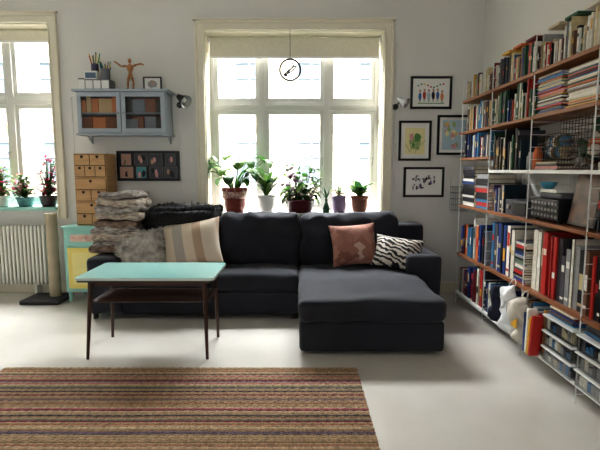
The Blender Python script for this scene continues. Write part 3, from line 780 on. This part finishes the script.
pal = [(222, 214, 198), (236, 232, 222), (196, 180, 150), (26, 26, 30), (46, 44, 50), (110, 32, 34), (182, 44, 38), (36, 62, 122), (60, 118, 160), (44, 86, 60), (104, 124, 100), (212, 160, 58), (204, 104, 50), (116, 86, 66), (150, 148, 148), (206, 188, 144), (84, 58, 98), (196, 130, 126), (80, 78, 84), (22, 44, 54)]
BM = [mat('book_cover_%d' % i, c, .5, var=.05, vs=30) for i, c in enumerate(pal)]
LIGHT = [0, 1, 2, 14, 15, 0, 13, 3, 6, 8, 11, 1, 5, 12, 9, 0]; MIX = list(range(20))+[0, 1]; BLACK = [3, 4, 3, 18, 19, 3]
def book(b, y, t, z, h, d, m, lab, tilt=0, xf=None):
    xf = (XF+.015 if xf is None else xf)+R.uniform(0, .03)
    rot = Euler((tilt, 0, 0)).to_matrix()
    o = Vector((xf, y+t/2, z))
    def bb(c, s, mm):
        c = Vector(c); b.box(o+rot @ c, s, mm, rot)
    bb((.002, 0, h/2), (.004, t, h), m)
    bb((d/2, -t/2+.0015, h/2), (d, .003, h), m); bb((d/2, t/2-.0015, h/2), (d, .003, h), m)
    bb((d/2, 0, h/2-.002), (d-.008, t-.006, h-.01), M_page)
    if lab is not None:
        zz = h*R.uniform(.35, .75); bb((-.0006, 0, zz), (.0008, t*.7, h*R.uniform(.08, .3)), lab)
        if R.random() < .4: bb((-.0006, 0, h*.12), (.0008, t*.8, h*.05), lab)
def stack(b, y0, y1, z, H, pl, t0=.006, t1=.03, d=.22):
    z2 = z
    while z2 < z+H:
        t = R.uniform(t0, t1); w = (y1-y0)*R.uniform(.82, 1); o = R.uniform(-.008, .008); m = BM[R.choice(pl)]
        x0 = XF+.01+R.uniform(0, .02); c = (y0+y1)/2+o
        b.bx(x0, x0+d, c-w/2, c+w/2, z2, z2+t-.001, m)
        if t > .014: b.bx(x0+.003, x0+d-.003, c-w/2-.0006, c+w/2+.0006, z2+.003, z2+t-.004, M_page)
        z2 += t
def row(b, y0, y1, z, h0, h1, pl, t0=.014, t1=.036, d=.2, mix=0.0):
    y = y0
    base = R.uniform(h0, h1)
    while True:
        if mix and R.random() < mix and y+.2 < y1:
            stack(b, y+.004, y+.19, z, (h0+h1)*R.uniform(.3, .45), pl, .01, .03, d); y += .2; continue
        t = R.uniform(t0, t1)
        if y+t > y1: break
        if R.random() < .3: base = R.uniform(h0, h1)
        h = min(h1, max(h0, base+R.uniform(-.015, .015)))
        book(b, y, t, z, h, d*R.uniform(.85, 1), BM[R.choice(pl)], BM[R.choice([0, 1, 3, 11, 15, 6, 2])] if R.random() < .7 else None)
        y += t+.0012
b = MB(); g = .012
for bay in range(4):
    ya, yb = LY[bay+1]+g, LY[bay]-g
    row(b, ya, yb, LV[5], .16, .25 if bay < 2 else .27, LIGHT if bay != 1 else MIX, .010, .026, .16)
    if bay > 0:
        for q in range(3):
            yy = ya+.08+q*.22; b.bx(XF+.03, XF+.17, yy, yy+.15, LV[5]+.272, LV[5]+.272+.018, BM[R.choice(MIX)])
    if bay == 0: row(b, ya, yb, LV[4], .19, .29, LIGHT, d=.2)
    elif bay == 1: row(b, ya, yb, LV[4], .18, .30, [4, 9, 3, 10, 19, 7, 0, 6, 9, 1], d=.2)
    elif bay == 2:
        stack(b, ya, ya+.36, LV[4], .26, LIGHT, .003, .014, .24); stack(b, yb-.36, yb, LV[4], .27, MIX, .004, .018, .24)
    else: stack(b, ya+.1, yb-.3, LV[4], .22, LIGHT); row(b, yb-.28, yb, LV[4], .2, .28, MIX)
    if bay == 0: row(b, ya, yb, 1.63, .17, .26, [3, 7, 8, 0, 4, 6, 9, 1], d=.2)
    elif bay == 1: row(b, ya+.22, yb, LV[3], .22, .36, BLACK+[9, 13, 0], d=.22)
    elif bay == 2: stack(b, 3.30, 3.63, LV[3], .05, MIX, .008, .02, .22)
    elif bay == 3: row(b, ya, ya+.28, LV[3], .2, .3, MIX); stack(b, 2.62, 2.85, LV[3], .09, MIX)
    if bay == 0:
        stack(b, ya+.38, yb, LV[2], .40, [3, 4, 1, 14, 7, 3, 18, 5], .025, .05, .27); stack(b, ya, ya+.36, LV[2], .33, [0, 5, 6, 8, 3, 14], .02, .045, .26)
    elif bay == 1: row(b, ya+.46, yb, LV[2], .18, .3, MIX, .012, .04)
    elif bay == 3: row(b, ya, yb, LV[2], .24, .34, BLACK+[16, 5], .02, .045, .24)
    if bay == 0: row(b, ya, yb, LV[1], .28, .46, [1, 8, 14, 7, 6, 8, 5, 11, 4, 12], .015, .06, .26, mix=.05)
    elif bay == 1: row(b, ya, yb, LV[1], .30, .47, [3, 1, 14, 8, 7, 18, 3, 0, 4, 10, 6], .02, .07, .27, mix=.05)
    elif bay == 2: row(b, ya, yb, LV[1], .32, .48, [13, 14, 4, 3, 18, 9, 4, 3, 3, 18, 0, 6], .018, .06, .27)
    else: row(b, ya, yb, LV[1], .36, .48, [3, 4, 5, 3, 12, 18, 6], .02, .05, .27)
    if bay == 0: row(b, ya, yb, LV[0], .26, .38, [7, 3, 8, 5, 14, 0, 4, 6], .02, .06, .27)
    elif bay == 1: row(b, ya, yb, LV[0], .22, .38, [7, 8, 1, 6, 0, 12, 14, 11, 4], .012, .05, .26, mix=.08)
    elif bay == 2: row(b, ya+.42, yb, LV[0], .24, .38, [0, 1, 11, 14, 2, 8, 6], .008, .025, .26)
b.obj('shelf_books')

# wire basket rack
b = MB(); ya, yb = 2.93, 3.28; z0, z1 = 1.502, 1.86
M_bw = mat('dark_basket_wire', (96, 84, 72), .4, metal=.6)
for z in [z0+i*(z1-z0)/9 for i in range(10)]:
    b.tube([(XF+.02, ya, z), (XF+.02, yb, z), (XB-.03, yb, z), (XB-.03, ya, z), (XF+.02, ya, z)], .003, M_bw, 5)
for i in range(11):
    y = ya+(yb-ya)*i/10; b.cyl((XF+.02, y, z0), (XF+.02, y, z1), .0025, .0025, M_bw, 5); b.cyl((XB-.03, y, z0), (XB-.03, y, z1), .0025, .0025, M_bw, 5)
    b.cyl((XF+.02, y, z0+.004), (XB-.03, y, z0+.004), .0025, .0025, M_bw, 5)
for i in range(24): b.ball((XF+.09+R.uniform(0, .12), ya+.07+R.uniform(0, .22), z0+.055+R.uniform(0, .25)), (R.uniform(.03, .05), R.uniform(.03, .055), R.uniform(.03, .05)), R.choice([BM[2], BM[12], BM[13], BM[14], BM[0], BM[9]]), 10, 7, nz=.3)
b.obj('wire_basket')
b = MB(); ya, yb = 3.33, 3.60; z0 = 1.575
for z in (z0, z0+.06, z0+.12, z0+.18):
    b.tube([(XF+.03, ya, z), (XF+.03, yb, z), (XB-.06, yb, z), (XB-.06, ya, z), (XF+.03, ya, z)], .003, M_bw, 5)
for i in range(9):
    y = ya+(yb-ya)*i/8; b.tube([(XF+.03, y, z0+.18), (XF+.03, y, z0), (XB-.06, y, z0), (XB-.06, y, z0+.18)], .0025, M_bw, 5)
for k in range(2):
    for i in range(6): b.ball((XF+.12, ya+.05+.035*i, z0+.06+.07*k), (.05, .03, .045), BM[[2, 8, 9, 13, 0, 8, 14][i+k]], 10, 7, nz=.3)
b.obj('wire_basket')
b = MB()
for (y, z, r, h, m) in ((3.71, 1.502, .035, .18, BM[12]), (3.80, 1.502, .04, .14, BM[14])):
    b.lathe((XF+.09, y, z), [(0, 0), (r, 0), (r, h*.75), (r*.7, h*.85), (r*.72, h), (0, h)], m, 20)
b.obj('storage_jars')
b = MB(); b.bx(XF+.015, XB-.03, 3.24, 3.62, 1.145, 1.29, M_dark)
for i in range(8):
    for j in range(3): b.cyl((XF+.0155, 3.262+i*.047, 1.17+j*.045), (XF+.008, 3.262+i*.047, 1.17+j*.045), .013, .011, M_metal, 10)
for y in (3.27, 3.59): b.cyl((XF+.05, y, 1.121), (XF+.05, y, 1.146), .015, .015, M_dark, 10); b.cyl((XB-.06, y, 1.121), (XB-.06, y, 1.146), .015, .015, M_dark, 10)
b.obj('stereo_receiver', bevel=.003)
b = MB(); b.rbox((XF+.14, 3.40, 1.315), (.2, .3, .045), .012, BM[18], n=6); b.bx(XF+.03, XF+.24, 3.30, 3.52, 1.338, 1.36, BM[1]); b.obj('stacked_devices')
b = MB(); b.bx(XF+.02, XB-.05, 3.70, 4.08, 1.121, 1.25, BM[18]); b.bx(XF+.012, XF+.02, 3.71, 3.94, 1.135, 1.235, M_dark); b.cyl((XF+.012, 4.0, 1.19), (XF+.0, 4.0, 1.19), .022, .02, M_metal, 16); b.obj('audio_amplifier', bevel=.003)
b = MB(); b.box((XF+.10, 3.05, 1.31), (.02, .30, .36), M_dark, (0, rad(10), 0)); b.box((XF+.088, 3.05, 1.31), (.004, .27, .33), mat('dark_print', (52, 34, 28), .4, vs=8, col2=(130, 90, 70)), (0, rad(10), 0))
b.obj('dark_framed_print')
b = MB(); M_tq = mat('turquoise_ceramic', (80, 150, 175), .3)
b.lathe((XF+.05, 3.45, 1.12+.242), [(0, 0), (.03, 0), (.055, .03), (.06, .05), (.055, .05), (.03, .01), (0, .01)], M_tq, 22); b.obj('turquoise_bowl')
b = MB(); M_br = mat('brown_plush', (70, 44, 30), .95, bump=.6, bs=90)
b.ball((XF+.11, 2.50, 1.60), (.08, .10, .10), M_br, nz=.1); b.ball((XF+.09, 2.50, 1.74), (.06, .065, .06), M_br); b.ball((XF+.03, 2.50, 1.73), (.022, .028, .02), BM[2]); b.ball((XF+.09, 2.45, 1.79), .02, M_br); b.ball((XF+.09, 2.55, 1.79), .02, M_br)
b.ball((XF+.05, 2.44, 1.53), (.05, .03, .03), M_br); b.ball((XF+.05, 2.56, 1.53), (.05, .03, .03), M_br); b.obj('plush_bear')
# plastic drawers on low shelf + magazines
M_clear = glass_mat('clear_plastic', (.90, .91, .91), .10)
b = MB()
for (ya, yb) in ((2.89, 3.25), (2.45, 2.84)):
    for k in range(3):
        z = .141+k*.115; x0, x1 = XF-.03, XB-.02
        b.bx(x0, x1, ya, yb, z, z+.004, M_clear); b.bx(x0, x0+.004, ya, yb, z, z+.095, M_clear); b.bx(x1-.004, x1, ya, yb, z, z+.095, M_clear)
        b.bx(x0, x1, ya, ya+.004, z, z+.095, M_clear); b.bx(x0, x1, yb-.004, yb, z, z+.095, M_clear)
        b.bx(x0-.008, x1+.004, ya-.006, yb+.006, z+.095, z+.106, M_wire)
        for q in range(9):
            yy = ya+.02+(yb-ya-.07)*q/8; b.bx(x0+.02, x1-.03, yy, yy+.033, z+.006, z+R.uniform(.04, .088), R.choice([BM[1], BM[14], BM[0], BM[18], BM[2], BM[8], BM[4]]))
    zz = .141+.345
    while zz < .545:
        t = R.uniform(.005, .012); o = R.uniform(-.015, .015); b.bx(XF-.01+o, XF+.22+o, ya+.03, yb-.04+o, zz, zz+t-.0005, R.choice(BM)); zz += t
b.obj('plastic_storage_boxes')
M_bag = mat('white_plastic_bag', (220, 220, 220), .35, bump=.5, bs=10)
def bag(y, z, w, h, m, seed, parts=()):
    b = MB(); b.rbox((XF-.055, y, z), (.085, w, h), .035, m, n=24, nz=.07, ns=8)
    t = z+h/2
    b.tube([(XF-.05, y-w*.3, t-.03), (XF-.02, y-w*.2, t+.05), (XF-.012, y, t+.07), (XF-.02, y+w*.2, t+.05), (XF-.05, y+w*.3, t-.03)], .004, m)
    for (dy, dz, ww, hh, mm) in parts: b.box((XF-.104, y+dy, z+dz), (.004, ww, hh), mm, (0, rad(3), 0))
    b.obj('shopping_bag')
bag(3.76, .34, .19, .40, M_bag, 1)
M_kraft = mat('pale_paper_bag', (206, 198, 184), .8, bump=.3, bs=12)
bag(3.54, .33, .15, .34, M_kraft, 2, ((0, .02, .09, .14, BM[11]),))
bag(4.02, .32, .16, .32, mat('dark_tote_fabric', (40, 44, 60), .9, bump=.4, bs=16), 3)
b = MB()
for i, (c, h) in enumerate(((7, .30), (1, .34), (11, .28), (6, .31))):
    b.box((XF-.045, 3.43-i*.035, .13+h/2), (.07, .022, h), BM[c], (rad(2*i), 0, 0))
b.obj('magazine_files')
# wall magazine basket (wire)
b = MB(); cx = 1.90
for z in (1.02, 1.09, 1.16, 1.23, 1.30):
    b.tube([(cx+sx*.09, WY-.02 if sy > 0 else WY-.15, z) for sx, sy in ((-1, -1), (1, -1), (1, 1), (-1, 1), (-1, -1))], .003, M_metal, 5)
for i in range(9):
    x = cx-.09+.18*i/8; b.cyl((x, WY-.15, 1.02), (x, WY-.15, 1.30), .002, .002, M_metal, 5); b.cyl((x, WY-.02, 1.02), (x, WY-.02, 1.42 if i in (0, 8) else 1.30), .002, .002, M_metal, 5); b.cyl((x, WY-.15, 1.02), (x, WY-.02, 1.02), .002, .002, M_metal, 5)
b.obj('wall_magazine_basket')

# ---------------------------------------------------------------- lights
w = bpy.data.worlds.new('overcast_sky'); SC.world = w; w.use_nodes = True
bg = w.node_tree.nodes['Background']; bg.inputs[0].default_value = (.88, .93, 1.0, 1); bg.inputs[1].default_value = 2.2
sl = bpy.data.lights.new('sun', 'SUN'); sl.energy = 13.0; sl.angle = rad(3); sl.color = (1, .97, .92)
so = bpy.data.objects.new('sun', sl); SC.collection.objects.link(so)
so.rotation_euler = Vector((-.25, 1, -1.4)).to_track_quat('-Z', 'Y').to_euler()
def area(name, loc, target, sx, sy, e, col):
    l = bpy.data.lights.new(name, 'AREA'); l.shape = 'RECTANGLE'; l.size = sx; l.size_y = sy; l.energy = e; l.color = col
    o = bpy.data.objects.new(name, l); SC.collection.objects.link(o); o.location = loc
    o.rotation_euler = (Vector(target)-Vector(loc)).to_track_quat('-Z', 'Y').to_euler()
area('skylight_window_1', (-.07, 7.4, 4.6), (0, 4.2, .6), 3.0, 1.6, 1250, (.97, .98, 1))
area('skylight_window_2', (-3.97, 7.4, 4.6), (-3.4, 4.2, .6), 3.0, 1.6, 1250, (.97, .98, 1))

# ---------------------------------------------------------------- camera
cd = bpy.data.cameras.new('camera'); cd.sensor_width = 36; cd.lens = 28.02
co = bpy.data.objects.new('camera', cd); SC.collection.objects.link(co)
co.location = (0, 0, 1.5); co.rotation_euler = (rad(90-6.72), 0, 0)
SC.camera = co
SC.view_settings.view_transform = 'Standard'
try:
    SC.view_settings.look = 'Medium High Contrast'
except Exception:
    SC.view_settings.look = 'None'
SC.view_settings.exposure = 0.45
